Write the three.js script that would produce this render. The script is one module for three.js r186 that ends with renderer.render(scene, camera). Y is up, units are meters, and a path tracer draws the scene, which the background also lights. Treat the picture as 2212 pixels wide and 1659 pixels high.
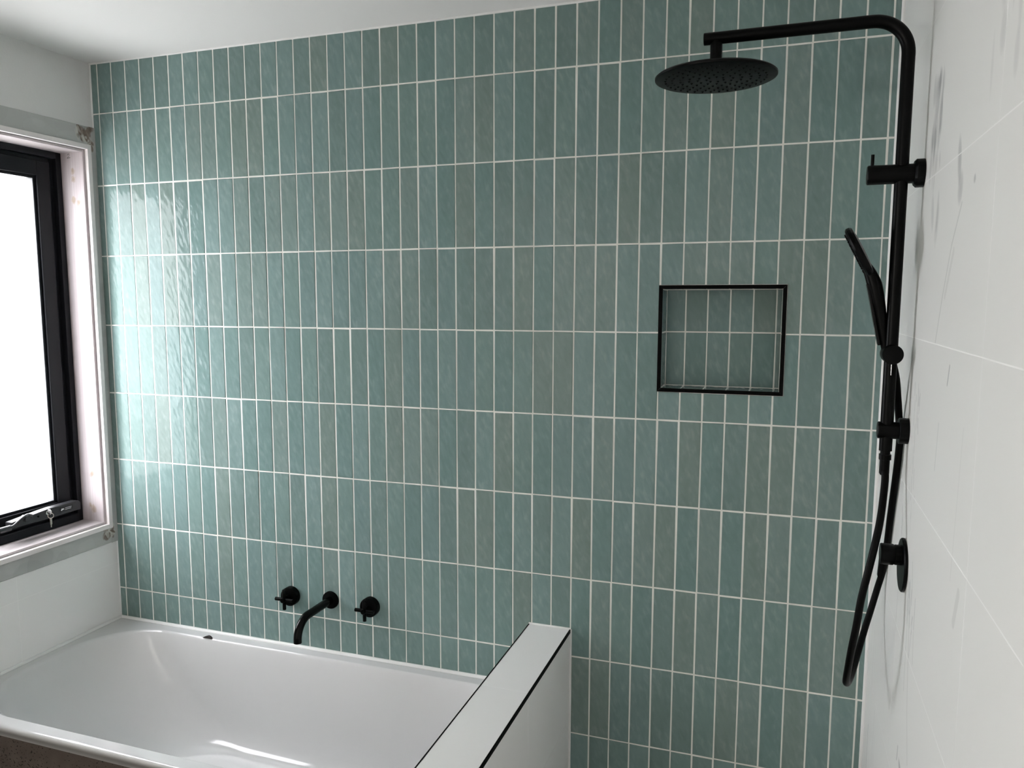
import * as THREE from 'three';
import { mergeGeometries, toCreasedNormals } from 'three/addons/utils/BufferGeometryUtils.js';
import { RoundedBoxGeometry } from 'three/addons/geometries/RoundedBoxGeometry.js';
import { RectAreaLightUniformsLib } from 'three/addons/lights/RectAreaLightUniformsLib.js';
import { createNoise2D, createNoise3D } from 'simplex-noise';

// ---------------------------------------------------------------- camera, sky, exposure
const scene = new THREE.Scene();
const camera = new THREE.PerspectiveCamera(2 * Math.atan(829.5 / 1725.455) * 180 / Math.PI, 2212 / 1659, 0.05, 60);
camera.matrix.makeBasis(new THREE.Vector3(0.9416, 0.0002, -0.3367).normalize(), new THREE.Vector3(-0.0399, 0.993, -0.1111).normalize(), new THREE.Vector3(0.3343, 0.1181, 0.9351).normalize());
camera.quaternion.setFromRotationMatrix(camera.matrix);
camera.position.set(2.3267, 1.7133, 2.2644);
camera.setViewOffset(2212, 1659, 31.68, -23.46, 2212, 1659);
const renderer = new THREE.WebGLRenderer({ antialias: true });
renderer.toneMapping = THREE.LinearToneMapping;
renderer.toneMappingExposure = 2.1;
renderer.shadowMap.enabled = true;
RectAreaLightUniformsLib.init();
scene.background = new THREE.Color().setRGB(0.985, 0.965, 0.985);      // flat white overcast sky
scene.backgroundIntensity = 9;

// ---------------------------------------------------------------- helpers
let seed = 7;
const rnd = () => { seed = (seed + 0x6d2b79f5) | 0; let t = Math.imul(seed ^ (seed >>> 15), 1 | seed); t = (t + Math.imul(t ^ (t >>> 7), 61 | t)) ^ t; return ((t ^ (t >>> 14)) >>> 0) / 4294967296; };
const rr = (a, b) => a + (b - a) * rnd();
const n2 = createNoise2D(rnd), n3 = createNoise3D(rnd);
const used = {};
const numbered = (n) => { const k = (used[n] = (used[n] ?? -1) + 1); return k ? n + '_' + String(k).padStart(3, '0') : n; };
function add(o, parent) { o.castShadow = o.receiveShadow = true; (parent ?? scene).add(o); return o; }
function mesh(name, geo, mat, parent) { const m = new THREE.Mesh(geo, mat); m.name = numbered(name); return add(m, parent); }
function thing(name, label, category, pos = [0, 0, 0]) { const g = new THREE.Group(); g.name = numbered(name); g.position.set(...pos); g.userData = { label, category }; scene.add(g); return g; }
function structure(o) { o.userData.kind = 'structure'; return o; }
function box(x0, x1, y0, y1, z0, z1, r = 0) {
  const g = r ? new RoundedBoxGeometry(x1 - x0, y1 - y0, z1 - z0, 2, r) : new THREE.BoxGeometry(x1 - x0, y1 - y0, z1 - z0);
  return g.translate((x0 + x1) / 2, (y0 + y1) / 2, (z0 + z1) / 2);
}
function bare(g) { const h = g.index ? g.toNonIndexed() : g; for (const k of Object.keys(h.attributes)) if (!['position', 'normal', 'uv'].includes(k)) h.deleteAttribute(k); return h; }
const join = (list) => mergeGeometries(list.map(bare));
// cylinder from a to b
function rod(a, b, r, seg = 32, r2 = r) {
  const A = new THREE.Vector3(...a), B = new THREE.Vector3(...b), d = B.clone().sub(A);
  const g = new THREE.CylinderGeometry(r2, r, d.length(), seg);
  g.applyQuaternion(new THREE.Quaternion().setFromUnitVectors(new THREE.Vector3(0, 1, 0), d.clone().normalize()));
  return g.translate((A.x + B.x) / 2, (A.y + B.y) / 2, (A.z + B.z) / 2);
}
// turned profile [[radius, height] ...] whose axis runs from point `at` along `dir`
function turned(profile, at, dir, seg = 48) {
  let g = new THREE.LatheGeometry(profile.map(([r, h]) => new THREE.Vector2(Math.max(r, 1e-5), h)), seg);
  g = toCreasedNormals(g, 0.5);
  g.applyQuaternion(new THREE.Quaternion().setFromUnitVectors(new THREE.Vector3(0, 1, 0), new THREE.Vector3(...dir).normalize()));
  return g.translate(...at);
}
function uvFromXYZ(g, fu, fv) {
  const p = g.attributes.position, uv = new Float32Array(p.count * 2);
  for (let i = 0; i < p.count; i++) { uv[2 * i] = fu(p.getX(i), p.getY(i), p.getZ(i)); uv[2 * i + 1] = fv(p.getX(i), p.getY(i), p.getZ(i)); }
  g.setAttribute('uv', new THREE.BufferAttribute(uv, 2)); return g;
}
function field(n, f, colour = false) {                              // n x n greyscale or colour float texture that repeats
  const c = colour ? 4 : 1, d = new Float32Array(n * n * c);
  for (let y = 0; y < n; y++) for (let x = 0; x < n; x++) { const v = f(x / n, y / n); if (colour) { d[(y * n + x) * 4] = v[0]; d[(y * n + x) * 4 + 1] = v[1]; d[(y * n + x) * 4 + 2] = v[2]; d[(y * n + x) * 4 + 3] = 1; } else d[y * n + x] = v; }
  const t = new THREE.DataTexture(d, n, n, colour ? THREE.RGBAFormat : THREE.RedFormat, THREE.FloatType);
  t.wrapS = t.wrapT = THREE.RepeatWrapping; t.magFilter = t.minFilter = THREE.LinearFilter; t.needsUpdate = true; return t;
}
const blend = (f) => (u, v) => {                                    // makes a noise function repeat over the unit square
  const a = Math.min(1, Math.max(0, (u - 0.8) / 0.2)), b = Math.min(1, Math.max(0, (v - 0.8) / 0.2));
  return (f(u, v) * (1 - a) + f(u - 1, v) * a) * (1 - b) + (f(u, v - 1) * (1 - a) + f(u - 1, v - 1) * a) * b;
};
function painting(w, h, draw) {
  const c = document.createElement('canvas'); c.width = w; c.height = h; draw(c.getContext('2d'), w, h);
  const t = new THREE.CanvasTexture(c); t.colorSpace = THREE.SRGBColorSpace; t.wrapS = t.wrapT = THREE.ClampToEdgeWrapping; return t;
}
const rgb = (r, g, b) => new THREE.Color().setRGB(r, g, b);
const std = (o) => new THREE.MeshStandardMaterial(o);
const phys = (o) => new THREE.MeshPhysicalMaterial(o);

// ---------------------------------------------------------------- sizes (metres; floor y = 0, green wall z = 0, window wall x = 0)
const P = 0.0615, Q = 0.24665, Y0 = 2.60866, G = 0.0040;            // tile pitch across and down, top line, joint
const XR = 2.574, H = 2.534, ZB = 3.1, RIM = 0.52;
const vx = (i) => (i + 0.5) * P, hy = (j) => Y0 - j * Q;
const N = { x0: 1.9957, x1: 2.3318, y0: 1.4566, y1: 1.7538, d: 0.085, t: 0.0105 };   // niche
const HOB = { x0: 1.6215, x1: 1.7545, y: 0.721, z: 0.95 };

// ---------------------------------------------------------------- materials
const glazeBump = field(1024, blend((u, v) => {
  const x = u * 0.5, y = v * 0.5, a = x * 0.94 + y * 0.30, b = y * 0.94 - x * 0.30;
  return 0.5 + 0.20 * n2(a * 46, b * 17) + 0.055 * n2(a * 105 + 9, b * 44) + 0.14 * n2(x * 20 + 31, y * 9);
}));
glazeBump.repeat.set(2, 2);
const glazeAndSheen = field(512, (() => {  // glaze mottle plus painted streaks that partly stand in for window reflections
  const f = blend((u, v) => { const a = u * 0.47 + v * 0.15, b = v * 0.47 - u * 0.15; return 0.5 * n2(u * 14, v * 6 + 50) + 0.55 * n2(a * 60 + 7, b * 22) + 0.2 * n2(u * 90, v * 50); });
  const filmHighlights = blend((u, v) => { const a = u * 0.47 + v * 0.15, b = v * 0.47 - u * 0.15; return n2(a * 44 + 70, b * 17) * 0.7 + n2(a * 110, b * 40 + 20) * 0.35 + n2(u * 5, v * 3 + 9) * 0.4; });  // whitish film with highlights painted into the colour
  return (u, v) => { const s = f(u, v), w = Math.max(0, filmHighlights(u, v) - 0.12); return [1 + 0.09 * s + 0.24 * w, 1 + 0.07 * s + 0.17 * w, 1 + 0.075 * s + 0.185 * w].map((q) => q * 0.985); };
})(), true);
glazeAndSheen.repeat.set(2, 2);
const GREENS = [[0.141, 0.207, 0.189], [0.129, 0.196, 0.182], [0.152, 0.209, 0.191], [0.134, 0.193, 0.178], [0.150, 0.218, 0.203], [0.147, 0.199, 0.178], [0.139, 0.204, 0.192]];
const glaze = GREENS.map((c) => phys({ name: 'green_glaze', color: rgb(...c.map((q, k) => q * [1.41, 1.40, 1.46][k])), map: glazeAndSheen, roughness: 0.05, specularIntensity: 0.26, bumpMap: glazeBump, bumpScale: 0.0013, ior: 1.5 }));
const grout = std({ name: 'white_grout', color: rgb(0.86, 0.86, 0.82), roughness: 0.9 });
const silicone = std({ name: 'white_silicone', color: rgb(0.86, 0.86, 0.85), roughness: 0.35 });
const paintNoise = field(512, blend((u, v) => 0.5 + 0.3 * n2(u * 40, v * 40) + 0.2 * n2(u * 90, v * 90)));
paintNoise.repeat.set(2, 2);
const paint = std({ name: 'white_paint', color: rgb(0.74, 0.74, 0.73), roughness: 0.75, bumpMap: paintNoise, bumpScale: 0.0003 });
const ceilingPaint = std({ name: 'ceiling_paint', color: rgb(0.88, 0.875, 0.865), roughness: 0.85 });
const black = phys({ name: 'matte_black_metal', color: rgb(0.0012, 0.0015, 0.0015), roughness: 0.36, specularIntensity: 0.17 });
const blackGloss = phys({ name: 'satin_black_metal', color: rgb(0.0015, 0.0018, 0.0018), roughness: 0.16, specularIntensity: 0.3 });
const rubber = phys({ name: 'black_rubber', color: rgb(0.001, 0.001, 0.001), roughness: 0.45, specularIntensity: 0.18 });
const trimBlack = phys({ name: 'black_trim_metal', color: rgb(0.001, 0.001, 0.001), roughness: 0.5, specularIntensity: 0.12 });
const enamel = phys({ name: 'bath_enamel', color: rgb(0.69, 0.69, 0.69), roughness: 0.08 });
const frameGrey = phys({ name: 'charcoal_window_frame', color: rgb(0.010, 0.011, 0.014), roughness: 0.38, specularIntensity: 0.4 });
const chrome = std({ name: 'bright_metal', color: rgb(0.75, 0.74, 0.72), roughness: 0.22, metalness: 1 });
const brass = std({ name: 'dull_steel', color: rgb(0.55, 0.50, 0.44), roughness: 0.35, metalness: 1 });
const pane = phys({ name: 'frosted_glass', color: rgb(0.96, 0.985, 1.0), transmission: 1, thickness: 0, roughness: 0.35, ior: 1.45 });

// white wall tile with builders' smudges; u runs along the wall (metres / 3), v up (metres / 3)
const SM = 2048;
const smudged = painting(SM, SM, (c) => {
  c.fillStyle = '#eeeeec'; c.fillRect(0, 0, SM, SM);
  const at = (z, y) => [z / 3 * SM, SM - y / 3 * SM];
  const blob = (z, y, rz, ry, a, turn = 0, col = '96,98,102') => {
    const [px, py] = at(z, y); c.save(); c.translate(px, py); c.rotate(turn); c.scale(rz / 3 * SM, ry / 3 * SM);
    const g = c.createRadialGradient(0, 0, 0.1, 0, 0, 1); g.addColorStop(0, `rgba(${col},${a})`); g.addColorStop(0.6, `rgba(${col},${a * 0.7})`); g.addColorStop(1, `rgba(${col},0)`);
    c.fillStyle = g; c.beginPath(); c.arc(0, 0, 1, 0, 7); c.fill(); c.restore();
  };
  const streak = (pts, w, a) => { c.strokeStyle = `rgba(98,100,104,${a})`; c.lineWidth = w; c.lineCap = 'round'; c.beginPath(); pts.forEach(([z, y], k) => { const q = at(z, y); k ? c.lineTo(...q) : c.moveTo(...q); }); c.stroke(); };
  // grey hand marks beside the rail, upper bracket
  for (let k = 0; k < 26; k++) blob(rr(0.53, 0.66), rr(1.82, 2.12), rr(0.006, 0.02), rr(0.01, 0.045), rr(0.06, 0.2), rr(-0.3, 0.3));
  for (let k = 0; k < 10; k++) blob(rr(0.54, 0.63), rr(2.0, 2.1), rr(0.01, 0.02), rr(0.02, 0.05), rr(0.12, 0.24));
  blob(0.82, 1.93, 0.016, 0.045, 0.3, -0.25); blob(0.84, 1.885, 0.022, 0.03, 0.24); blob(0.94, 1.885, 0.008, 0.008, 0.3);
  for (let k = 0; k < 14; k++) blob(rr(0.98, 1.16), rr(2.0, 2.3), rr(0.008, 0.02), rr(0.02, 0.06), rr(0.05, 0.14));
  // long thin scuffs
  streak([[0.86, 1.86], [0.80, 1.80], [0.75, 1.72], [0.71, 1.64]], 4, 0.16); streak([[0.82, 1.79], [0.77, 1.72]], 9, 0.08);
  streak([[0.85, 1.61], [0.84, 1.58]], 4, 0.35); streak([[0.79, 1.51], [0.78, 1.43]], 3, 0.14); streak([[0.98, 1.53], [0.96, 1.3]], 3, 0.06);
  streak([[1.02, 1.30], [1.0, 1.25]], 12, 0.10); streak([[0.62, 1.12], [0.66, 0.95], [0.70, 0.86]], 6, 0.10); streak([[0.60, 1.15], [0.61, 0.96]], 3, 0.16);
  for (let k = 0; k < 22; k++) { const z = rr(0.52, 0.60), y = rr(1.3, 1.56); streak([[z, y], [z + rr(-0.012, 0.012), y - rr(0.01, 0.05)]], rr(1.5, 3), rr(0.1, 0.3)); }
  for (let k = 0; k < 16; k++) { const z = rr(0.58, 0.68), y = rr(1.08, 1.25); streak([[z, y], [z + rr(-0.012, 0.012), y - rr(0.01, 0.06)]], rr(2, 4), rr(0.1, 0.22)); }
  for (let k = 0; k < 14; k++) { const z = rr(0.05, 0.4), y = rr(0.5, 1.1); streak([[z, y], [z + rr(-0.01, 0.01), y - rr(0.05, 0.16)]], rr(1.5, 3), rr(0.04, 0.12)); }
  streak([[0.10, 0.62], [0.105, 0.40]], 3, 0.3);
  blob(0.63, 0.80, 0.035, 0.013, 0.42, 0.45); streak([[0.585, 0.83], [0.58, 0.80]], 4, 0.35); blob(0.60, 0.75, 0.015, 0.03, 0.12);
});
const whiteTile = std({ name: 'white_wall_tile', map: smudged, roughness: 0.42 });
const whiteTilePlain = std({ name: 'white_tile', color: rgb(0.90, 0.90, 0.89), roughness: 0.35 });
const whiteGrout = std({ name: 'pale_grout', color: rgb(0.96, 0.96, 0.95), roughness: 0.9 });

// ---------------------------------------------------------------- tile shapes
// a pressed tile: face in the local xy plane at z = 0, edges rolled over, body going back; x from 0 to w, y from 0 to h
function tileGeometry(w, h, { bev = 0.0016, depth = 0.005, wob = 0, rise = 0, u0 = 0, v0 = 0 } = {}) {
  const c = [[0, 0], [w, 0], [w, h], [0, h]].map(([x, y]) => [x + (wob ? rr(-wob, wob) : 0), y + (wob ? rr(-wob, wob) : 0)]);
  const inn = c.map(([x, y]) => [x + (x < w / 2 ? bev : -bev), y + (y < h / 2 ? bev : -bev)]);
  const pos = [], nor = [], uv = [], idx = [];
  const put = (x, y, z, a, b, d) => { pos.push(x, y, z); const l = Math.hypot(a, b, d); nor.push(a / l, b / l, d / l); uv.push(x + u0, y + v0); return pos.length / 3 - 1; };
  const f = inn.map(([x, y]) => put(x, y, 0, 0, 0, 1));
  idx.push(f[0], f[1], f[2], f[0], f[2], f[3]);
  const o = c.map(([x, y], k) => put(x, y, -bev * 0.8, k === 0 || k === 3 ? -0.7 : 0.7, k < 2 ? -0.7 : 0.7, 0.7));
  for (let k = 0; k < 4; k++) { const m = (k + 1) % 4; idx.push(o[k], o[m], f[m], o[k], f[m], f[k]); }
  for (let k = 0; k < 4; k++) {
    const m = (k + 1) % 4, nx = [0, 1, 0, -1][k], ny = [-1, 0, 1, 0][k];
    const a = put(...c[k], -bev * 0.8, nx, ny, 0), b = put(...c[m], -bev * 0.8, nx, ny, 0), d = put(...c[m], -depth, nx, ny, 0), e = put(...c[k], -depth, nx, ny, 0);
    idx.push(e, d, b, e, b, a);
  }
  const g = new THREE.BufferGeometry();
  g.setAttribute('position', new THREE.Float32BufferAttribute(pos, 3)); g.setAttribute('normal', new THREE.Float32BufferAttribute(nor, 3)); g.setAttribute('uv', new THREE.Float32BufferAttribute(uv, 2)); g.setIndex(idx);
  return g;
}
const tileCache = new Map();
function greenTile(w, h) {
  const key = w.toFixed(4) + '/' + h.toFixed(4), many = w > 0.05 && h > 0.24 ? 14 : w > 0.05 || h > 0.24 ? 5 : 2;
  if (!tileCache.has(key)) tileCache.set(key, Array.from({ length: many }, () => tileGeometry(w, h, { wob: 0.00045, u0: rr(0, 0.4), v0: rr(0, 0.4) })));
  const l = tileCache.get(key); return l[Math.floor(rnd() * l.length)];
}

// ---------------------------------------------------------------- the green wall
const wallBack = (() => {
  const s = new THREE.Shape([[-0.18, -0.12], [XR + 0.12, -0.12], [XR + 0.12, H + 0.12], [-0.18, H + 0.12]].map((p) => new THREE.Vector2(...p)));
  s.holes.push(new THREE.Path([[N.x0 + 0.002, N.y0 + 0.002], [N.x0 + 0.002, N.y1 - 0.002], [N.x1 - 0.002, N.y1 - 0.002], [N.x1 - 0.002, N.y0 + 0.002]].map((p) => new THREE.Vector2(...p))));
  const front = new THREE.ExtrudeGeometry(s, { depth: 0.12, bevelEnabled: false }).translate(0, 0, -0.1200);
  return structure(mesh('wall_back', join([front, box(-0.18, XR + 0.12, -0.12, H + 0.12, -0.2, -0.1200)]), grout));
})();
{
  const cells = [], h = G / 2, cam = camera.position;
  const xs = [0.003, ...Array.from({ length: 42 }, (_, i) => vx(i)), XR - 0.004], ys = [H - 0.002, ...Array.from({ length: 10 }, (_, k) => hy(k + 1)), 0.004];
  for (let j = 0; j < ys.length - 1; j++) for (let i = 0; i < xs.length - 1; i++) {
    let [x0, x1, y1, y0] = [xs[i] + (i ? h : 0), xs[i + 1] - (i < xs.length - 2 ? h : 0), ys[j] - (j ? h : 0), ys[j + 1] + (j < ys.length - 2 ? h : 0)];
    if (x0 < HOB.x0 && y0 < RIM) { if (y1 < RIM + 0.02) continue; y0 = RIM + 0.003; }
    if (x0 > HOB.x0 - 0.01 && x1 < HOB.x1 + 0.004 && y0 < HOB.y) { if (y1 < HOB.y) continue; y0 = HOB.y + 0.001; }
    if (x0 < HOB.x1 && x1 > HOB.x1 && y1 < HOB.y) x0 = HOB.x1 + 0.003;
    const cut = x1 > N.x0 + 0.004 && x0 < N.x1 && y1 > N.y0 && y0 < N.y1;
    let ell = null;
    if (cut && x1 > N.x1) ell = y1 > N.y1 ? 'top' : 'bottom';
    else if (cut && y1 > N.y1) y0 = N.y1 + 0.001;
    else if (cut) y1 = N.y0 - 0.001;
    const d = cam.distanceTo(new THREE.Vector3((x0 + x1) / 2, (y0 + y1) / 2, 0));
    cells.push({ x0, x1, y0, y1, ell, seen: (x1 - x0) * (y1 - y0) * cam.z / d ** 3 * (y0 < 0.2 ? 0.2 : 1) });
  }
  cells.sort((a, b) => b.seen - a.seen);
  const rest = [[], [], []];
  cells.forEach((c, k) => {
    let g;
    if (c.ell) {
      const [w, t] = [c.x1 - c.x0, c.y1 - c.y0], ix = N.x1 + 0.001 - c.x0, iy = (c.ell === 'top' ? N.y1 + 0.001 : N.y0 - 0.001) - c.y0;
      const pts = c.ell === 'top' ? [[0, iy], [ix, iy], [ix, 0], [w, 0], [w, t], [0, t]] : [[0, 0], [w, 0], [w, t], [ix, t], [ix, iy], [0, iy]];
      g = new THREE.ExtrudeGeometry(new THREE.Shape(pts.map((p) => new THREE.Vector2(...p))), { depth: 0.003, bevelEnabled: true, bevelThickness: 0.001, bevelSize: 0.001, bevelOffset: -0.001, bevelSegments: 1 }).translate(0, 0, -0.004);
    } else g = greenTile(c.x1 - c.x0, c.y1 - c.y0);
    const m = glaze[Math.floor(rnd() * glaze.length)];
    const tilt = [rr(-0.004, 0.004), rr(-0.006, 0.006), rr(-0.0004, 0.0004)];
    if (k < 300) {
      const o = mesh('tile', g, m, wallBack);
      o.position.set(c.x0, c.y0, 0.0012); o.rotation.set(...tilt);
    } else {
      const q = g.clone(); q.applyMatrix4(new THREE.Matrix4().makeRotationFromEuler(new THREE.Euler(...tilt)).setPosition(c.x0, c.y0, 0.0012));
      rest[k % 3].push(q);
    }
  });
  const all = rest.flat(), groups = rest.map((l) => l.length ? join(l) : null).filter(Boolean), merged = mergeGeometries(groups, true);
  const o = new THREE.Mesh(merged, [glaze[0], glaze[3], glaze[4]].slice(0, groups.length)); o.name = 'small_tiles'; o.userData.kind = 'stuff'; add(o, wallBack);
}
// silicone in the corners of the green wall
mesh('silicone_bead', rod([XR - 0.002, 0, 0.002], [XR - 0.002, H, 0.002], 0.0052, 12), silicone, wallBack);
mesh('silicone_bead', rod([0.001, RIM, 0.001], [0.001, H, 0.001], 0.0038, 12), silicone, wallBack);
structure(mesh('trim_1', rod([0.003, RIM - 0.001, 0.004], [HOB.x0, RIM - 0.001, 0.004], 0.008, 16), silicone));  // silicone bead between bath rim and green wall
mesh('silicone_bead', rod([0, H - 0.001, 0.001], [XR, H - 0.001, 0.001], 0.004, 12), silicone, wallBack);

// ---------------------------------------------------------------- the niche
{
  const t = thing('shower_niche', 'square recessed niche lined with green tiles and framed in black trim, beside the shower rail', 'niche', [0, 0, 0]);
  const { x0, x1, y0, y1, d } = N, w = N.t, b = 0.001;
  // mitred trim: four bevel-ended strips on the face with a return into the recess
  const strip = (pts) => new THREE.ExtrudeGeometry(new THREE.Shape(pts.map((p) => new THREE.Vector2(...p))), { depth: 0.006, bevelEnabled: true, bevelThickness: 0.0004, bevelSize: 0.0004, bevelOffset: -0.0006, bevelSegments: 1 }).translate(0, 0, -0.003);
  mesh('trim', strip([[x0, y1], [x1, y1], [x1 - w, y1 - w], [x0 + w, y1 - w]].reverse()), trimBlack, t);
  mesh('trim', strip([[x0, y0], [x1, y0], [x1 - w, y0 + w], [x0 + w, y0 + w]]), trimBlack, t);
  mesh('trim', strip([[x0, y0], [x0 + w, y0 + w], [x0 + w, y1 - w], [x0, y1]]), trimBlack, t);
  mesh('trim', strip([[x1, y0], [x1, y1], [x1 - w, y1 - w], [x1 - w, y0 + w]]), trimBlack, t);
  // bed of grout behind the tiles: back and four sides
  mesh('grout_bed', join([box(x0 + 0.002, x1 - 0.002, y0 + 0.002, y1 - 0.002, -0.12, -d - 0.001), box(x0 + 0.002, x0 + w - 0.001, y0 + 0.002, y1 - 0.002, -d, -0.004), box(x1 - w + 0.001, x1 - 0.002, y0 + 0.002, y1 - 0.002, -d, -0.004),
    box(x0 + w - 0.001, x1 - w + 0.001, y0 + 0.002, y0 + w - 0.001, -d, -0.004), box(x0 + w - 0.001, x1 - w + 0.001, y1 - w + 0.001, y1 - 0.002, -d, -0.004)]), grout, t);
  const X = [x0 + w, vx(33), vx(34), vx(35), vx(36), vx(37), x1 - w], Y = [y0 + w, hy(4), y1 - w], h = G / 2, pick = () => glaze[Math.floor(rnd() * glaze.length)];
  for (let i = 0; i < 6; i++) {
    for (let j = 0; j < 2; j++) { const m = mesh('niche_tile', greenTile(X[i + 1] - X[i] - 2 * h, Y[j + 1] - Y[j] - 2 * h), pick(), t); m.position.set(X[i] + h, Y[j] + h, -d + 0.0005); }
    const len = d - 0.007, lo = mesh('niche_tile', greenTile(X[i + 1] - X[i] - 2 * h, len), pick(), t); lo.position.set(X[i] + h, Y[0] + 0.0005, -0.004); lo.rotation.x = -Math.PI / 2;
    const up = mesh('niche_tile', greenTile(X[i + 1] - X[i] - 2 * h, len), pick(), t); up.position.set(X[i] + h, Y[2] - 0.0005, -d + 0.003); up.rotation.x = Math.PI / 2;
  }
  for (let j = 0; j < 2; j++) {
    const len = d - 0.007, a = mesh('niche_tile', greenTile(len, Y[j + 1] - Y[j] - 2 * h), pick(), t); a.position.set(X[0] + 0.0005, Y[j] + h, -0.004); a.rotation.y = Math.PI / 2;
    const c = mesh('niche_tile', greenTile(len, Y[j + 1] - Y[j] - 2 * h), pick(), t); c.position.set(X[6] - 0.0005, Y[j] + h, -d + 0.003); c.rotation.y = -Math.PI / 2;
  }
}

// ---------------------------------------------------------------- other walls, floor, ceiling
structure(mesh('ceiling', box(-0.18, XR + 0.12, H, H + 0.12, -0.2, ZB + 0.12), ceilingPaint));
{
  const floor = structure(mesh('floor', box(-0.18, XR + 0.12, -0.12, -0.0005, -0.2, ZB + 0.12), grout)), grey = std({ name: 'grey_floor_tile', color: rgb(0.11, 0.105, 0.10), roughness: 0.5 });
  const g = tileGeometry(0.6, 0.6, { bev: 0.001, depth: 0.004 });
  for (let a = 0; a < 4; a++) for (let b = 0; b < 5; b++) { const m = mesh('floor_tile', g, grey, floor); m.rotation.x = -Math.PI / 2; m.position.set(0.02 + a * 0.603, 0.001, 0.65 + b * 0.603); }
}
{ // wall behind the camera; its wide doorway, hall and lamp are added for fill
  const D = { x0: 0.30, x1: 2.30, y: 2.42 };
  structure(mesh('wall_front', join([box(-0.18, D.x0, 0, H, ZB, ZB + 0.12), box(D.x1, XR + 0.12, 0, H, ZB, ZB + 0.12), box(D.x0, D.x1, D.y, H, ZB, ZB + 0.12)]), paint));
  const z0 = ZB + 0.12, z1 = ZB + 2.4;
  structure(mesh('wall_added_hall', join([box(-0.6, -0.48, 0, H, z0 - 0.12, z1), box(3.2, 3.32, 0, H, z0 - 0.12, z1), box(-0.6, 3.32, 0, H, z1, z1 + 0.12), box(-0.6, -0.18, 0, H, z0 - 0.12, z0), box(XR + 0.12, 3.32, 0, H, z0 - 0.12, z0)]), paint));  // added hall, out of view, that passes fill light into the room
  structure(mesh('floor_added_hall', box(-0.6, 3.32, -0.12, -0.0005, z0, z1 + 0.12), std({ name: 'added_hall_floor', color: rgb(0.16, 0.13, 0.10), roughness: 0.6 })));
  structure(mesh('ceiling_added_hall', box(-0.6, 3.32, H, H + 0.12, z0, z1 + 0.12), ceilingPaint));
  const lamp = thing('added_lamp', 'unseen white globe added as fill light in the added hall beside the wide doorway', 'pendant lamp', [-0.15, 1.75, ZB + 0.75]);
  mesh('added_globe', new THREE.SphereGeometry(0.12, 32, 20), std({ name: 'added_glow', color: rgb(0.9, 0.9, 0.88), emissive: rgb(1, 0.98, 0.95), emissiveIntensity: 1.2 }), lamp);
  mesh('cord', rod([0, 0.11, 0], [0, H - 1.75, 0], 0.003, 8), black, lamp);
  const light = new THREE.PointLight(new THREE.Color().setRGB(1, 0.955, 0.90), 4.5); light.name = 'added_hall_light'; light.shadow.radius = 6; lamp.add(light);  // unseen fill light added to lift the dark walls
}
{
  const w = structure(mesh('wall_right', box(XR + 0.0002, XR + 0.12, 0, H, 0, ZB), whiteGrout)), g = 0.001;
  const ys = [0.004, 0.133, 0.434, 0.735, 1.036, 1.337, 1.638, 1.939, 2.240, H - 0.001], zs = [0.004, 0.461, 1.064, 1.667, 2.270, 2.873, ZB - 0.001];
  for (let j = 0; j < ys.length - 1; j++) for (let k = 0; k < zs.length - 1; k++) {
    const t = tileGeometry(zs[k + 1] - zs[k] - 2 * g, ys[j + 1] - ys[j] - 2 * g, { bev: 0.0002, depth: 0.004 });
    uvFromXYZ(t, (x) => (zs[k + 1] - g - x) / 3, (x, y) => (y + ys[j] + g) / 3);
    const m = mesh('wall_tile', t, whiteTile, w); m.rotation.y = -Math.PI / 2; m.position.set(XR, ys[j] + g, zs[k] + g);
    uvFromXYZ(t, (x) => (x + zs[k] + g) / 3, (x, y) => (y + ys[j] + g) / 3);
  }
}

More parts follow.
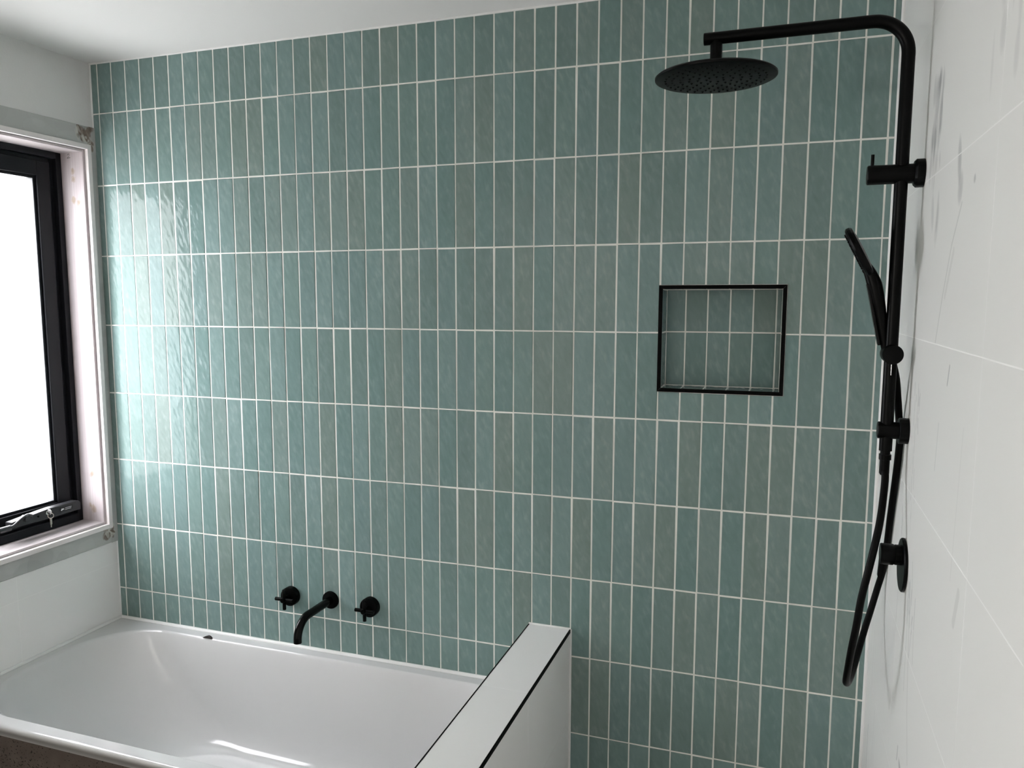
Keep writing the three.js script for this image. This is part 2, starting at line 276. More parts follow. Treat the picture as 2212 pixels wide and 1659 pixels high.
// ---------------------------------------------------------------- window wall with its opening
const WN = { z0: 0.030, z1: 0.716, y0: 0.876, y1: 2.2515 };         // outside of the lining; it is 26 mm deep all round
{
  const s = new THREE.Shape([[0, 0], [ZB, 0], [ZB, H], [0, H]].map((p) => new THREE.Vector2(...p)));
  s.holes.push(new THREE.Path([[WN.z0, WN.y0], [WN.z0, WN.y1], [WN.z1, WN.y1], [WN.z1, WN.y0]].map((p) => new THREE.Vector2(...p))));
  const g = new THREE.ExtrudeGeometry(s, { depth: 0.18, bevelEnabled: false }).rotateY(-Math.PI / 2);   // (z, y) plane; thickness towards -x
  const wall = structure(mesh('wall_left', g, paint));
  // bare plaster strips where the architraves will go
  const plaster = painting(512, 512, (c) => {
    c.fillStyle = '#b7b9b7'; c.fillRect(0, 0, 512, 512);
    for (let k = 0; k < 260; k++) { c.fillStyle = `rgba(${rnd() > 0.5 ? '225,226,224' : '120,122,122'},${rr(0.03, 0.10)})`; c.beginPath(); c.ellipse(rr(0, 512), rr(0, 512), rr(10, 70), rr(4, 16), rr(-0.4, 0.4), 0, 7); c.fill(); }
    const smear = (x, y, n, dx, dy) => { for (let k = 0; k < n; k++) { c.fillStyle = `rgba(${rnd() > 0.6 ? '205,203,196' : rnd() > 0.4 ? '98,82,72' : '126,112,102'},${rr(0.35, 0.8)})`; c.beginPath(); c.ellipse(x + rr(-dx, dx), y + rr(-dy, dy), rr(3, 9), rr(1.2, 4.5), rr(-0.9, 0.2), 0, 7); c.fill(); } };
    smear(38, 21, 44, 17, 6); smear(14, 24, 14, 6, 12); smear(30, 492, 36, 16, 6);
  });
  const bare_ = std({ name: 'bare_plaster', map: plaster, roughness: 0.85 });
  const u = (x, y, z) => z / 0.75, v = (x, y) => (y - 0.80) / 1.55, X = 0.0075;
  for (const [z0, z1, y0, y1] of [[0.001, WN.z0, 0.817, 2.315], [WN.z0, WN.z1, WN.y1, 2.314], [WN.z0, WN.z1, 0.819, WN.y0], [WN.z1, 0.745, 0.817, 2.315]])
    mesh('plaster_strip', uvFromXYZ(box(0, X, y0, y1, z0, z1, 0.0012), u, v), bare_, wall);
  // white tiles under the window
  const ys = [0.004, 0.133, 0.434, 0.735, 0.817], zs = [0.004, 0.4235, 1.0265, 1.6295, 2.2325, 2.8355, ZB - 0.001], gp = 0.001;
  mesh('tile_bed', box(0, 0.0028, 0, 0.817, 0, ZB), whiteGrout, wall);
  for (let j = 0; j < 4; j++) for (let k = 0; k < zs.length - 1; k++) {
    const m = mesh('wall_tile', tileGeometry(zs[k + 1] - zs[k] - 2 * gp, ys[j + 1] - ys[j] - 2 * gp, { bev: 0.0002, depth: 0.0025 }), whiteTilePlain, wall);
    m.rotation.y = Math.PI / 2; m.position.set(0.003, ys[j] + gp, zs[k + 1] - gp);
  }
  structure(mesh('trim_2', rod([0.0055, RIM - 0.001, 0.003], [0.0055, RIM - 0.001, 0.733], 0.008, 16), silicone));  // silicone bead between bath rim and window wall
}

// ---------------------------------------------------------------- the window
{
  const win = structure((() => { const g = new THREE.Group(); g.name = 'window_1'; scene.add(g); return g; })());
  const { z0, z1, y0, y1 } = WN, L = 0.026;
  // lining boards in primed pinkish white, darkened against window glare, with filled nail holes and a pencilled figure
  const primed = painting(256, 1024, (c) => {
    c.fillStyle = '#bdb3b5'; c.fillRect(0, 0, 256, 1024);
    for (let k = 0; k < 60; k++) { c.fillStyle = `rgba(255,255,255,${rr(0.02, 0.08)})`; c.fillRect(rr(0, 256), 0, rr(2, 14), 1024); }
    const fill = (x, y, s) => { for (let k = 0; k < 10; k++) { c.fillStyle = `rgba(${rnd() > 0.5 ? '178,160,142' : '164,146,130'},${rr(0.12, 0.34)})`; c.beginPath(); c.ellipse(x + rr(-s, s) * 1.2, y + rr(-s, s) * 0.5, rr(s * 1.0, s * 2.2), rr(s * 0.35, s * 0.8), rr(-0.2, 0.2), 0, 7); c.fill(); } };
    fill(135, 49, 9); fill(140, 70, 10); fill(126, 127, 11); fill(182, 133, 9); fill(143, 889, 10); fill(140, 988, 13); fill(110, 980, 8);
    c.strokeStyle = 'rgba(96,90,88,0.85)'; c.lineWidth = 2; c.beginPath(); c.moveTo(82, 6); c.quadraticCurveTo(100, 1, 106, 5); c.quadraticCurveTo(104, 10, 76, 14); c.lineTo(116, 13); c.stroke();
  });
  const edgeWhite = std({ name: 'primed_edge', color: rgb(0.84, 0.79, 0.785), roughness: 0.5 });
  const primedMat = std({ name: 'primed_board_dimmed', map: primed, roughness: 0.55 }), plainPrimed = std({ name: 'primed_plain_dimmed', color: rgb(0.50, 0.455, 0.46), roughness: 0.55 });  // board colours held darker than the edges to offset strong window light
  const jambUV = (g) => uvFromXYZ(g, (x) => (x + 0.1) / 0.101, (x, y) => (y - y0 - L) / (y1 - y0 - 2 * L));
  // reveal board inside, edge strip standing out into the room 9 mm further back
  const a = 0.0165, b = 0.0175, XE = 0.0165;
  mesh('reveal_board', jambUV(box(-0.18, 0.001, y0 + b, y1 - b, z0 + b, z0 + L, 0.001)), primedMat, win);
  mesh('reveal_board', jambUV(box(-0.18, 0.001, y0 + b, y1 - b, z1 - L, z1 - b, 0.001)), primedMat, win);
  mesh('reveal_board', box(-0.18, 0.001, y1 - L, y1 - b, z0 + L, z1 - L, 0.001), plainPrimed, win);
  mesh('reveal_board', box(-0.18, 0.001, y0 + b, y0 + L, z0 + L, z1 - L, 0.001), plainPrimed, win);
  mesh('edge_strip', box(-0.02, XE, y0, y1, z0, z0 + a, 0.001), edgeWhite, win);
  mesh('edge_strip', box(-0.02, XE, y0, y1, z1 - a, z1, 0.001), edgeWhite, win);
  mesh('edge_strip', box(-0.02, XE, y1 - a, y1, z0 + a, z1 - a, 0.001), edgeWhite, win);
  mesh('edge_strip', box(-0.02, XE, y0, y0 + a, z0 + a, z1 - a, 0.001), edgeWhite, win);
  mesh('gap_filler', join([box(-0.18, -0.021, y0, y1, z0, z0 + b), box(-0.18, -0.021, y0, y1, z1 - b, z1), box(-0.18, -0.021, y0, y0 + b, z0 + b, z1 - b), box(-0.18, -0.021, y1 - b, y1, z0 + b, z1 - b)]), std({ name: 'dark_gap', color: rgb(0.16, 0.15, 0.15), roughness: 0.9 }), win);
  // aluminium frame: outer frame, recess, sash
  const fz0 = z0 + L, fz1 = z1 - L, fy0 = y0 + L, fy1 = y1 - L;
  const ringPieces = (name, zA, zB, yA, yB, w, xa, xb, r, parent, mat = frameGrey) => {
    mesh(name, box(xa, xb, yA, yB, zA, zA + w, r), mat, parent); mesh(name, box(xa, xb, yA, yB, zB - w, zB, r), mat, parent);
    mesh(name, box(xa, xb, yB - w, yB, zA + w, zB - w, r), mat, parent); mesh(name, box(xa, xb, yA, yA + w, zA + w, zB - w, r), mat, parent);
  };
  ringPieces('frame_bar', fz0, fz1, fy0, fy1, 0.022, -0.17, -0.098, 0.0015, win);
  ringPieces('frame_stop', fz0 + 0.022, fz1 - 0.022, fy0 + 0.022, fy1 - 0.022, 0.016, -0.165, -0.118, 0.0012, win);
  ringPieces('sash_bar', fz0 + 0.040, fz1 - 0.040, fy0 + 0.034, fy1 - 0.036, 0.052, -0.160, -0.110, 0.0025, win);
  ringPieces('glazing_bead', fz0 + 0.092, fz1 - 0.092, fy0 + 0.086, fy1 - 0.088, 0.010, -0.150, -0.118, 0.002, win);
  mesh('sill_rail', box(-0.165, -0.094, fy0 + 0.001, fy0 + 0.030, fz0 + 0.022, fz1 - 0.022, 0.002), frameGrey, win);
  mesh('glass_pane', new THREE.PlaneGeometry(fz1 - fz0 - 0.19, fy1 - fy0 - 0.18).rotateY(Math.PI / 2).translate(-0.1205, (fy0 + fy1) / 2 - 0.001, (fz0 + fz1) / 2), pane, win);
  // chain winder on the bottom rail
  const wy = 0.971, winder = new THREE.Group(); winder.name = 'chain_winder'; winder.position.set(-0.094, wy, 0); win.add(winder);
  const body = new THREE.Shape(); body.moveTo(0.098, -0.014); body.lineTo(0.37, -0.014); body.lineTo(0.37, 0.004); body.lineTo(0.30, 0.010); body.quadraticCurveTo(0.23, 0.016, 0.20, 0.016); body.lineTo(0.112, 0.016); body.quadraticCurveTo(0.098, 0.016, 0.098, 0.004);
  const bg = new THREE.ExtrudeGeometry(body, { depth: 0.026, bevelEnabled: true, bevelSize: 0.0025, bevelThickness: 0.0025, bevelSegments: 2 }).rotateY(-Math.PI / 2).translate(0.028, 0, 0);
  mesh('winder_body', bg, std({ name: 'dark_plastic', color: rgb(0.02, 0.02, 0.023), roughness: 0.45 }), winder);
  const knob = std({ name: 'dark_plastic_handle', color: rgb(0.03, 0.03, 0.034), roughness: 0.25 });
  const arm = new THREE.CatmullRomCurve3([[0.032, 0.012, 0.30], [0.036, 0.018, 0.318], [0.038, 0.010, 0.345], [0.038, -0.004, 0.372], [0.036, -0.008, 0.40]].map((p) => new THREE.Vector3(...p)));
  mesh('handle', join([new THREE.TubeGeometry(arm, 24, 0.006, 10), rod([0.036, -0.008, 0.385], [0.034, -0.008, 0.43], 0.010, 16), rod([0.02, 0.008, 0.322], [0.045, 0.008, 0.322], 0.011, 20)]), knob, winder);
  mesh('screw', rod([0.028, 0.002, 0.273], [0.0325, 0.002, 0.273], 0.0035, 12), black, winder);
  mesh('lock_barrel', rod([0.024, 0.006, 0.238], [0.034, 0.006, 0.238], 0.0062, 20), chrome, winder);
  const print = painting(256, 96, (c) => { c.fillStyle = '#141416'; c.fillRect(0, 0, 256, 96); c.fillStyle = '#e9e9ea'; c.beginPath(); c.moveTo(18, 70); c.lineTo(44, 26); c.lineTo(58, 44); c.lineTo(76, 34); c.lineTo(88, 62); c.lineTo(60, 58); c.lineTo(38, 74); c.fill(); for (const [y, w] of [[32, 120], [60, 116]]) for (let x = 104; x < 104 + w; x += 9) c.fillRect(x, y + (x % 2), 6, 12); });
  const lg = new THREE.PlaneGeometry(0.056, 0.018).rotateY(Math.PI / 2).translate(0.0318, 0.003, 0.158);
  mesh('printed_label', lg, std({ name: 'winder_print', map: print, roughness: 0.5 }), winder);
}
{
  const t = thing('key', 'small silver keys hanging from the lock of the black window winder', 'key', [-0.060, 0.977, 0.238]);
  mesh('key_head', turned([[0.0001, 0], [0.0085, 0.0005], [0.0095, 0.002], [0.0085, 0.0035], [0.0001, 0.004]], [0.011, 0.004, 0], [0.15, 0.1, 1], 20), chrome, t);
  mesh('key_shaft', rod([0, 0, 0], [0.012, 0.002, 0], 0.0025, 10), chrome, t);
  mesh('ring', new THREE.TorusGeometry(0.009, 0.0011, 8, 28).rotateY(0.7).translate(0.013, -0.009, -0.001), brass, t);
  mesh('second_key', join([box(0.012, 0.0145, -0.040, -0.018, -0.0045, 0.0035, 0.0008), box(0.0118, 0.0142, -0.050, -0.038, -0.0022, 0.0018, 0.0006)]), brass, t);
}

// ---------------------------------------------------------------- the low wall at the end of the bath
{
  const { x0, x1, y, z } = HOB;
  const w = structure(mesh('wall_low', box(x0 + 0.0026, x1 - 0.0026, 0, y - 0.0004, 0.001, z - 0.004), whiteGrout));
  const put = (wd, ht, pos, rot) => { const m = mesh('wall_tile', tileGeometry(wd, ht, { bev: 0.0002, depth: 0.0028 }), whiteTilePlain, w); m.rotation.set(...rot); m.position.set(...pos); };
  const zs = [0.004, 0.4225, z - 0.012], g = 0.0009;
  for (let k = 0; k < 2; k++) {
    put(x1 - x0 - 0.007, zs[k + 1] - zs[k] - 2 * g, [x0 + 0.0035, y - 0.0002, zs[k + 1] - g], [-Math.PI / 2, 0, 0]);
    for (const [a, b] of [[0.004, 0.133], [0.133, 0.434], [0.434, y - 0.012]]) put(zs[k + 1] - zs[k] - 2 * g, b - a - 2 * g, [x1 - 0.0022, a + g, zs[k + 1] - g], [0, Math.PI / 2, 0]);
    put(zs[k + 1] - zs[k] - 2 * g, y - 0.012 - RIM - 2 * g, [x0 + 0.0022, RIM + g, zs[k] + g], [0, -Math.PI / 2, 0]);
  }
  // square black edge trims: a flat lip over a drop
  for (const s of [0, 1]) {
    const xo = s ? x1 : x0, d = s ? -1 : 1, prof = new THREE.Shape();
    prof.moveTo(xo, y); prof.lineTo(xo, y - 0.0105); prof.lineTo(xo + d * 0.004, y - 0.0105); prof.lineTo(xo + d * 0.004, y - 0.003); prof.lineTo(xo + d * 0.0032, y - 0.003); prof.lineTo(xo + d * 0.0032, y);
    mesh('edge_trim', new THREE.ExtrudeGeometry(prof, { depth: z - 0.002, bevelEnabled: false }).translate(0, 0.0004, 0.002), trimBlack, w);
  }
  mesh('end_face', box(x0 + 0.001, x1 - 0.001, 0, y - 0.001, z - 0.006, z), whiteTilePlain, w);
  mesh('silicone_bead', rod([x0, y, 0.002], [x1, y, 0.002], 0.004, 10), silicone, w);
  mesh('silicone_bead', rod([x1, 0, 0.002], [x1, y, 0.002], 0.0038, 10), silicone, w);
}

// ---------------------------------------------------------------- the bath
{
  const t = thing('bathtub', 'white enamelled bath with wide rim set against the green tiled wall under the window', 'bathtub', [0, 0, 0]);
  // one ring of the shell: rounded rectangle with its own corner radii at the left and right end
  const CN = 14, SN = 14;
  function ring(y, xa, xb, za, zb, rlx, rlz, rrx, rrz) {
    const pts = [], arc = (cx, cz, rx, rz, a0) => { for (let k = 0; k <= CN; k++) { const a = a0 + k / CN * Math.PI / 2; pts.push([cx + Math.cos(a) * rx, y, cz + Math.sin(a) * rz]); } };
    const side = (p, q) => { for (let k = 1; k < SN; k++) pts.push([p[0] + (q[0] - p[0]) * k / SN, y, p[1] + (q[1] - p[1]) * k / SN]); };
    arc(xb - rrx, zb - rrz, rrx, rrz, 0); side([xb - rrx, zb], [xa + rlx, zb]);
    arc(xa + rlx, zb - rlz, rlx, rlz, Math.PI / 2); side([xa, zb - rlz], [xa, za + rlz]);
    arc(xa + rlx, za + rlz, rlx, rlz, Math.PI); side([xa + rlx, za], [xb - rrx, za]);
    arc(xb - rrx, za + rrz, rrx, rrz, 1.5 * Math.PI); side([xb, za + rrz], [xb, zb - rrz]);
    return pts;
  }
  const R = [], E = 0.004;
  const out = (y, i) => R.push(ring(y, E + i, HOB.x0 - 0.001 - i, E + i, 0.737 - i, 0.012, 0.012, 0.012, 0.012));
  out(0.463, 0.038); out(0.468, 0.0355); out(0.480, 0.0265); out(0.493, 0.0145); out(0.503, 0.0060); out(0.510, 0.0018); out(0.5145, 0.0022); out(0.5175, 0.005); out(0.5195, 0.009); out(RIM, 0.014);
  // y, left, right, back, front, corner radii
  const inn = [
    [0.5200, 0.040, 1.575, 0.047, 0.692, 0.22, 0.26, 0.13, 0.13], [0.5192, 0.044, 1.571, 0.050, 0.689, 0.22, 0.26, 0.13, 0.13], [0.5165, 0.050, 1.566, 0.0535, 0.6855, 0.22, 0.26, 0.13, 0.13], [0.5115, 0.055, 1.562, 0.0565, 0.6825, 0.22, 0.26, 0.13, 0.13],
    [0.500, 0.062, 1.557, 0.0605, 0.6785, 0.22, 0.26, 0.13, 0.13], [0.460, 0.085, 1.549, 0.069, 0.671, 0.22, 0.25, 0.14, 0.14], [0.400, 0.120, 1.538, 0.080, 0.660, 0.22, 0.25, 0.15, 0.15], [0.330, 0.168, 1.525, 0.092, 0.648, 0.23, 0.25, 0.16, 0.16],
    [0.260, 0.225, 1.510, 0.104, 0.636, 0.24, 0.25, 0.17, 0.17], [0.200, 0.285, 1.492, 0.117, 0.623, 0.25, 0.24, 0.18, 0.18], [0.160, 0.338, 1.470, 0.132, 0.608, 0.26, 0.23, 0.18, 0.18], [0.135, 0.390, 1.440, 0.152, 0.588, 0.26, 0.21, 0.18, 0.18],
    [0.120, 0.450, 1.400, 0.180, 0.560, 0.25, 0.185, 0.17, 0.17], [0.113, 0.530, 1.350, 0.220, 0.520, 0.22, 0.145, 0.145, 0.145], [0.110, 0.700, 1.200, 0.300, 0.440, 0.10, 0.065, 0.065, 0.065],
  ];
  for (const r of inn) if (r[0] < 0.5) r[0] = 0.18 + (r[0] - 0.11) * 0.82;
  for (const r of inn) R.push(ring(...r));
  const n = R[0].length, pos = R.flat().flat(), idx = [];
  for (let k = 0; k < R.length - 1; k++) for (let i = 0; i < n; i++) { const a = k * n + i, b = k * n + (i + 1) % n, c = a + n, d = b + n; idx.push(a, c, b, b, c, d); }
  pos.push(0.95, 0.1795, 0.37); const mid = pos.length / 3 - 1, last = (R.length - 1) * n;
  for (let i = 0; i < n; i++) idx.push(last + i, mid, last + (i + 1) % n);
  const g = new THREE.BufferGeometry(); g.setAttribute('position', new THREE.Float32BufferAttribute(pos, 3)); g.setIndex(idx); g.computeVertexNormals();
  mesh('tub_shell', g, enamel, t);
  mesh('waste', turned([[0.0001, 0.004], [0.02, 0.004], [0.026, 0.0025], [0.03, 0]], [1.19, 0.1802, 0.37], [0, 1, 0], 32), chrome, t);
}
{ // unfinished block wall under the rim
  const rough = field(1024, blend((u, v) => { const q = n2(u * 60, v * 60), p = n2(u * 22 + 3, v * 34); return 0.5 + 0.2 * n2(u * 12, v * 12) + 0.1 * q + 0.02 * p; }));
  const tone = field(1024, (() => { const pit = blend((u, v) => n2(u * 30 + 3, v * 46) * 0.75 + n2(u * 75, v * 90) * 0.4), soft = blend((u, v) => n2(u * 9, v * 9 + 40)); return (u, v) => { const k = pit(u, v) > 0.47 ? 0.16 : 1 + 0.15 * soft(u, v); return [0.125 * k, 0.098 * k, 0.083 * k]; }; })(), true);
  structure(mesh('wall_bath_front', uvFromXYZ(box(0.004, HOB.x0 - 0.002, 0.001, 0.4625, 0.676, 0.6975), (x) => x * 2, (x, y) => y * 2), std({ name: 'rough_block', map: tone, bumpMap: rough, bumpScale: 0.004, roughness: 0.95 })));
}
{ // dark scrap left on the rim
  const s = new THREE.Shape(); s.moveTo(-0.019, 0); s.quadraticCurveTo(-0.006, 0.006, 0.002, 0.0085); s.quadraticCurveTo(0.012, 0.009, 0.017, 0); s.lineTo(-0.019, 0);
  const o = mesh('plastic_scrap', new THREE.ExtrudeGeometry(s, { depth: 0.007, bevelEnabled: true, bevelSize: 0.001, bevelThickness: 0.001, bevelSegments: 1 }), std({ name: 'brown_scrap', color: rgb(0.035, 0.028, 0.028), roughness: 0.6 }));
  o.position.set(0.443, 0.5195, 0.048); o.userData = { label: 'tiny dark brown scrap lying on the back rim of the bath', category: 'debris' };
}

// ---------------------------------------------------------------- bath taps and spout
function makeTap() {
  const t = new THREE.Group();
  mesh('wall_flange', turned([[0.0001, 0.0], [0.0325, 0.0], [0.0325, 0.019], [0.0315, 0.021], [0.0001, 0.021]], [0, 0, 0.001], [0, 0, 1], 48), black, t);
  mesh('spindle', turned([[0.0085, 0.02], [0.0085, 0.058], [0.0075, 0.060], [0.0001, 0.060]], [0, 0, 0.001], [0, 0, 1], 28), black, t);
  const bar = (a, b) => { const g = turned([[0.0001, 0], [0.0052, 0], [0.006, 0.0008], [0.006, 0.0692], [0.0052, 0.07], [0.0001, 0.07]], a, b, 24); return g; };
  mesh('cross_handle', join([bar([-0.035, 0, 0.048], [1, 0, 0]), bar([0, -0.035, 0.048], [0, 1, 0])]), black, t);
  return t;
}
{
  const a = makeTap(); a.name = 'bath_tap'; used.bath_tap = 0; a.position.set(0.7652, 0.7015, 0); a.userData = { label: 'black cross handle bath tap to the left of the spout', category: 'tap', group: 'black cross handle bath taps' }; scene.add(a);
  const b = a.clone(); b.name = numbered('bath_tap'); b.position.set(1.0730, 0.7035, 0); b.userData = { label: 'black cross handle bath tap between the spout and the low wall', category: 'tap', group: 'black cross handle bath taps' }; scene.add(b);
  const t = thing('bath_spout', 'black curved bath spout between the two cross handle taps', 'spout', [0.9194, 0.7050, 0]);
  mesh('wall_flange', turned([[0.0001, 0.0], [0.0300, 0.0], [0.0300, 0.006], [0.029, 0.008], [0.0001, 0.008]], [0, 0, 0.001], [0, 0, 1], 48), black, t);
  const pts = []; for (let k = 0; k <= 6; k++) pts.push([0, 0, 0.006 + k / 6 * 0.135]); const br = 0.0615;
  for (let k = 1; k <= 12; k++) { const an = k / 12 * Math.PI / 2; pts.push([0, -br + Math.cos(an) * br, 0.141 + Math.sin(an) * br]); }
  pts.push([0, -br - 0.004, 0.141 + br], [0, -0.0685, 0.141 + br]);
  const curve = new THREE.CurvePath(); for (let k = 0; k < pts.length - 1; k++) curve.add(new THREE.LineCurve3(new THREE.Vector3(...pts[k]), new THREE.Vector3(...pts[k + 1])));
  const tube = new THREE.TubeGeometry(new THREE.CatmullRomCurve3(pts.map((p) => new THREE.Vector3(...p)), false, 'centripetal'), 90, 0.0132, 28);
  mesh('spout_pipe', tube, blackGloss, t);
  mesh('outlet', turned([[0.0132, 0], [0.012, 0.0008], [0.0095, 0], [0.0095, -0.006], [0.0001, -0.006]], [0, -0.0685, 0.141 + br], [0, -1, 0], 28), rubber, t);
}

// ---------------------------------------------------------------- shower rail
const PX = 2.534, PZ = 0.468;
{
  const t = thing('shower_rail', 'black twin shower rail with overhead arm and round rain head on the white wall', 'shower', [0, 0, 0]);
  const br = 0.066, AY = 2.256, pts = [[PX, 1.405, PZ], [PX, 1.6, PZ], [PX, 1.9, PZ], [PX, AY - br - 0.02, PZ]];
  for (let k = 0; k <= 14; k++) { const a = k / 14 * Math.PI / 2; pts.push([PX - br + Math.cos(a) * br, AY - br + Math.sin(a) * br, PZ]); }
  pts.push([PX - br - 0.03, AY, PZ], [2.3, AY, PZ], [2.146, AY, PZ]);
  mesh('rail_pipe', new THREE.TubeGeometry(new THREE.CatmullRomCurve3(pts.map((p) => new THREE.Vector3(...p)), false, 'centripetal'), 220, 0.0124, 30), black, t);
  mesh('end_cap', turned([[0.0124, 0], [0.0118, 0.0012], [0.0001, 0.0012]], [2.146, AY, PZ], [-1, 0, 0], 30), black, t);
  const head = mesh('rain_head', turned([[0.0001, 0.014], [0.022, 0.014], [0.026, 0.0125], [0.112, 0.0105], [0.121, 0.009], [0.125, 0.0055], [0.1245, 0.002], [0.120, 0.0], [0.0001, 0.0]], [2.1705, 2.1735, PZ], [0, 1, 0], 80), black, t);
  const dots = []; for (const [r, n] of [[0.018, 7], [0.036, 12], [0.054, 18], [0.072, 24], [0.089, 30], [0.103, 36]]) for (let k = 0; k < n; k++) { const a = (k + (n % 2) * 0.5) / n * Math.PI * 2; dots.push(new THREE.ConeGeometry(0.0034, 0.0030, 8).rotateX(Math.PI).translate(2.1705 + Math.cos(a) * r, 2.1722, PZ + Math.sin(a) * r)); }
  const nz = mesh('nozzles', join(dots), rubber, head); nz.userData.kind = 'stuff';
  mesh('drop_pipe', turned([[0.0125, 0.0], [0.0125, 0.055], [0.011, 0.062], [0.0001, 0.062]], [2.1705, 2.187, PZ], [0, 1, 0], 28), black, t);
  // upper mount with diverter barrel
  mesh('diverter_barrel', turned([[0.0001, 0], [0.0175, 0], [0.019, 0.0015], [0.019, 0.088], [0.0001, 0.088]], [2.4715, 1.961, PZ], [1, 0, 0], 36), black, t);
  mesh('diverter_pin', rod([2.4805, 1.975, PZ], [2.4805, 2.001, PZ], 0.0033, 14), black, t);
  mesh('wall_mount', turned([[0.0001, 0], [0.0235, 0], [0.0275, 0.004], [0.0275, 0.018], [0.0001, 0.018]], [XR - 0.0182, 1.961, PZ], [1, 0, 0], 36), black, t);
  // lower mount
  mesh('lower_bracket', turned([[0.0001, 0], [0.0155, 0], [0.0175, 0.0015], [0.0175, 0.042], [0.0001, 0.042]], [2.5165, 1.4475, PZ], [1, 0, 0], 36), black, t);
  mesh('wall_mount', turned([[0.0001, 0], [0.0255, 0], [0.0265, 0.0012], [0.0265, 0.018], [0.0001, 0.018]], [XR - 0.0182, 1.4475, PZ], [1, 0, 0], 36), black, t);
  // sliding holder
  const sl = mesh('slide_holder', turned([[0.0001, -0.02], [0.0175, -0.02], [0.0195, -0.018], [0.0195, 0.03], [0.0185, 0.032], [0.0001, 0.032]], [PX + 0.0005, 1.6045, PZ], [0, 0, 1], 40), black, t);
  mesh('highlight_line', rod([PX + 0.0005, 1.584, PZ + 0.0135], [PX + 0.0005, 1.562, PZ + 0.0135], 0.0009, 8), chrome, sl);  // thin bright rod drawn in place of a highlight under the holder
  mesh('hose_nut', join([new THREE.CylinderGeometry(0.0128, 0.0128, 0.011, 6).translate(PX, 1.392, PZ), rod([PX, 1.405, PZ], [PX, 1.385, PZ], 0.0095, 20)]), black, t);
}
// hose: hangs from the rail foot in a loop and rises to the hand shower
{
  const path = [[2.534, 1.392, 0.468], [2.5345, 1.37, 0.469], [2.5353, 1.352, 0.478], [2.5328, 1.3212, 0.493], [2.5256, 1.2665, 0.52], [2.5153, 1.2178, 0.542], [2.5047, 1.1673, 0.556], [2.4951, 1.1135, 0.56], [2.4897, 1.0567, 0.556], [2.4839, 0.9991, 0.543], [2.4818, 0.9397, 0.512], [2.4831, 0.8979, 0.475], [2.489, 0.8837, 0.445], [2.5005, 0.8851, 0.4], [2.5151, 0.9079, 0.345], [2.53, 0.948, 0.305], [2.5446, 0.9942, 0.28], [2.5566, 1.0445, 0.272], [2.5655, 1.0961, 0.2831], [2.5655, 1.1647, 0.3215], [2.5655, 1.2235, 0.3447], [2.5655, 1.2858, 0.3726], [2.5655, 1.3448, 0.4], [2.5655, 1.3902, 0.4169], [2.5655, 1.4267, 0.4224], [2.5645, 1.4628, 0.4], [2.557, 1.5093, 0.42], [2.5503, 1.5486, 0.437], [2.5434, 1.5742, 0.447], [2.5375, 1.592, 0.45], [2.531, 1.612, 0.452]];
  const c = new THREE.CatmullRomCurve3(path.map((p) => new THREE.Vector3(...p)), false, 'centripetal');
  const o = mesh('shower_hose', new THREE.TubeGeometry(c, 300, 0.0073, 18), rubber); o.userData = { label: 'black flexible hose hanging in a long loop below the shower rail', category: 'hose' };
  mesh('ferrule', turned([[0.0001, 0], [0.0098, 0], [0.0098, 0.028], [0.0075, 0.032], [0.0001, 0.032]], [PX, 1.386, PZ], [0, -1, 0], 24), black, o);
}
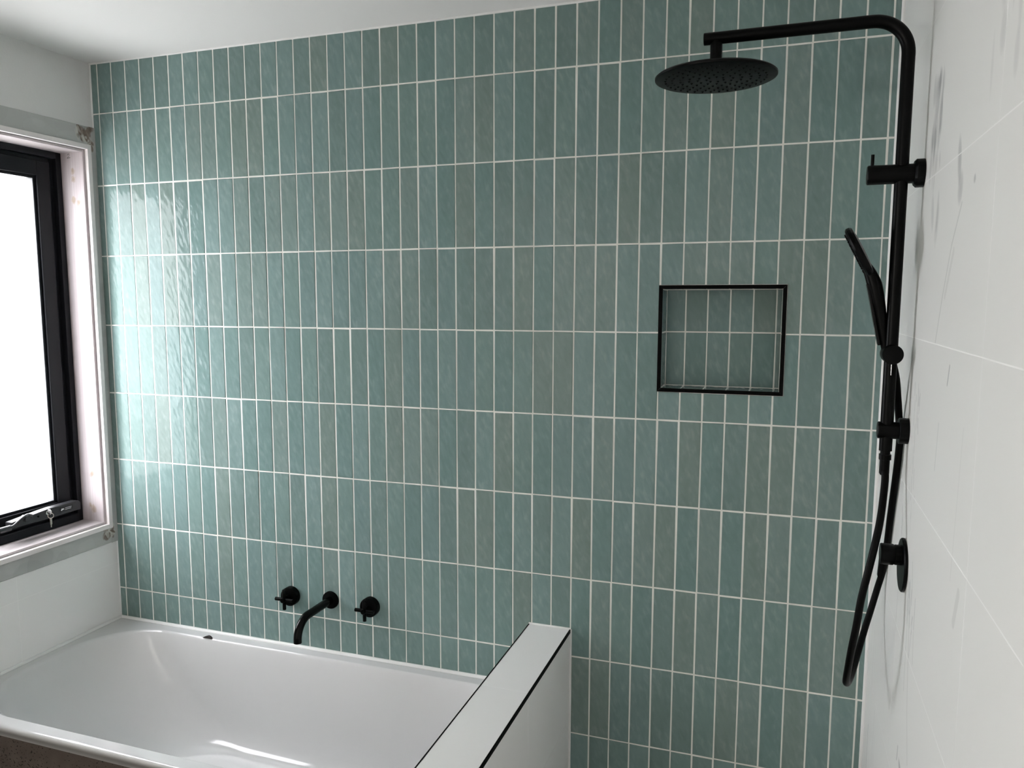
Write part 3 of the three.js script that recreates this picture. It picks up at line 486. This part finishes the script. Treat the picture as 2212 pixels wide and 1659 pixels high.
{
  const t = thing('hand_shower', 'black hand shower with round head resting in the holder on the rail', 'hand shower', [0, 0, 0]);
  const zc = PZ - 0.004;
  // handle: tapered, swept from the holder up to the neck
  const line = [[2.5265, 1.598], [2.520, 1.632], [2.512, 1.675], [2.5035, 1.715], [2.4965, 1.745], [2.4865, 1.770], [2.4795, 1.7845]], rad = [0.007, 0.0085, 0.0115, 0.014, 0.0145, 0.0115, 0.0085];
  const rings = [], M = 24; const curve = new THREE.CatmullRomCurve3(line.map(([x, y]) => new THREE.Vector3(x, y, zc)), false, 'centripetal');
  const pos = [], idx = [], S = 30;
  for (let k = 0; k <= S; k++) { const u = k / S, p = curve.getPoint(u), tg = curve.getTangent(u), nx = new THREE.Vector3(-tg.y, tg.x, 0), f = u * (rad.length - 1), i = Math.min(rad.length - 2, Math.floor(f)), r = THREE.MathUtils.lerp(rad[i], rad[i + 1], f - i);
    for (let m = 0; m < M; m++) { const a = m / M * Math.PI * 2; pos.push(p.x + nx.x * Math.cos(a) * r, p.y + nx.y * Math.cos(a) * r, p.z + Math.sin(a) * r * 0.95); } }
  for (let k = 0; k < S; k++) for (let m = 0; m < M; m++) { const a = k * M + m, b = k * M + (m + 1) % M; idx.push(a, b, a + M, b, b + M, a + M); }
  const g = new THREE.BufferGeometry(); g.setAttribute('position', new THREE.Float32BufferAttribute(pos, 3)); g.setIndex(idx); g.computeVertexNormals();
  mesh('handle', g, black, t);
  mesh('grip_cover', new RoundedBoxGeometry(0.006, 0.128, 0.019, 2, 0.0025).rotateZ(0.215).translate(2.4975, 1.684, zc), blackGloss, t);
  // round head seen edge-on, facing down and into the room
  const dir = new THREE.Vector3(-0.457, 0.889, 0).cross(new THREE.Vector3(0.138, 0.097, -1.796).normalize()).normalize(), c = new THREE.Vector3(2.4645, 1.8105, zc), face = [[0.0001, 0], [0.044, 0], [0.050, 0.0015], [0.0535, 0.005], [0.0535, 0.011], [0.050, 0.0155], [0.030, 0.0185], [0.0001, 0.019]];
  const back = dir.clone().negate();
  const head = mesh('spray_head', turned(face, c.clone().addScaledVector(dir, 0.008).toArray(), back.toArray(), 56), black, t);
  const q = new THREE.Quaternion().setFromUnitVectors(new THREE.Vector3(0, 1, 0), dir), dots = [];
  for (const [r, n] of [[0.012, 6], [0.022, 12], [0.032, 18], [0.042, 24]]) for (let k = 0; k < n; k++) { const a = k / n * Math.PI * 2; dots.push(new THREE.SphereGeometry(0.0024, 8, 6).translate(Math.cos(a) * r, 0, Math.sin(a) * r).applyQuaternion(q).translate(c.x + dir.x * 0.0085, c.y + dir.y * 0.0085, c.z)); }
  mesh('nozzles', join(dots), rubber, head).userData.kind = 'stuff';
}
{
  const t = thing('shower_mixer', 'black lever mixer on a round plate below the shower rail', 'mixer tap', [XR, 1.184, 0.525]);
  mesh('wall_plate', turned([[0.0001, 0], [0.052, 0], [0.054, 0.0015], [0.054, 0.005], [0.052, 0.007], [0.0001, 0.007]].map(([r, h]) => [r, h]), [-0.0002, 0, 0], [-1, 0, 0], 56), black, t);
  mesh('barrel', turned([[0.0205, 0.006], [0.0205, 0.0185], [0.0195, 0.0195], [0.0195, 0.0215], [0.0001, 0.0215]], [0, 0.0195, 0], [-1, 0, 0], 40), black, t);
  const lv = mesh('lever', turned([[0.0001, 0.021], [0.0205, 0.021], [0.0212, 0.0225], [0.0212, 0.044], [0.0202, 0.0455], [0.0001, 0.0455]], [0, 0.0195, 0], [-1, 0, 0], 40), black, t);
  const s = new THREE.Shape(); s.moveTo(-0.045, 0); s.lineTo(-0.0375, 0); s.lineTo(-0.0395, -0.046); s.quadraticCurveTo(-0.041, -0.053, -0.043, -0.055); s.lineTo(-0.0475, -0.046); s.lineTo(-0.045, 0);
  mesh('lever_blade', new THREE.ExtrudeGeometry(s, { depth: 0.011, bevelEnabled: true, bevelSize: 0.0008, bevelThickness: 0.0008, bevelSegments: 1 }).translate(0, 0.0195, -0.0055), black, lv);
}

// ---------------------------------------------------------------- outside the window
structure(mesh('ground', box(-14, -0.2, -0.6, -0.45, -8, 10), std({ name: 'pale_concrete', color: rgb(0.55, 0.55, 0.53), roughness: 0.95 })));

renderer.render(scene, camera);
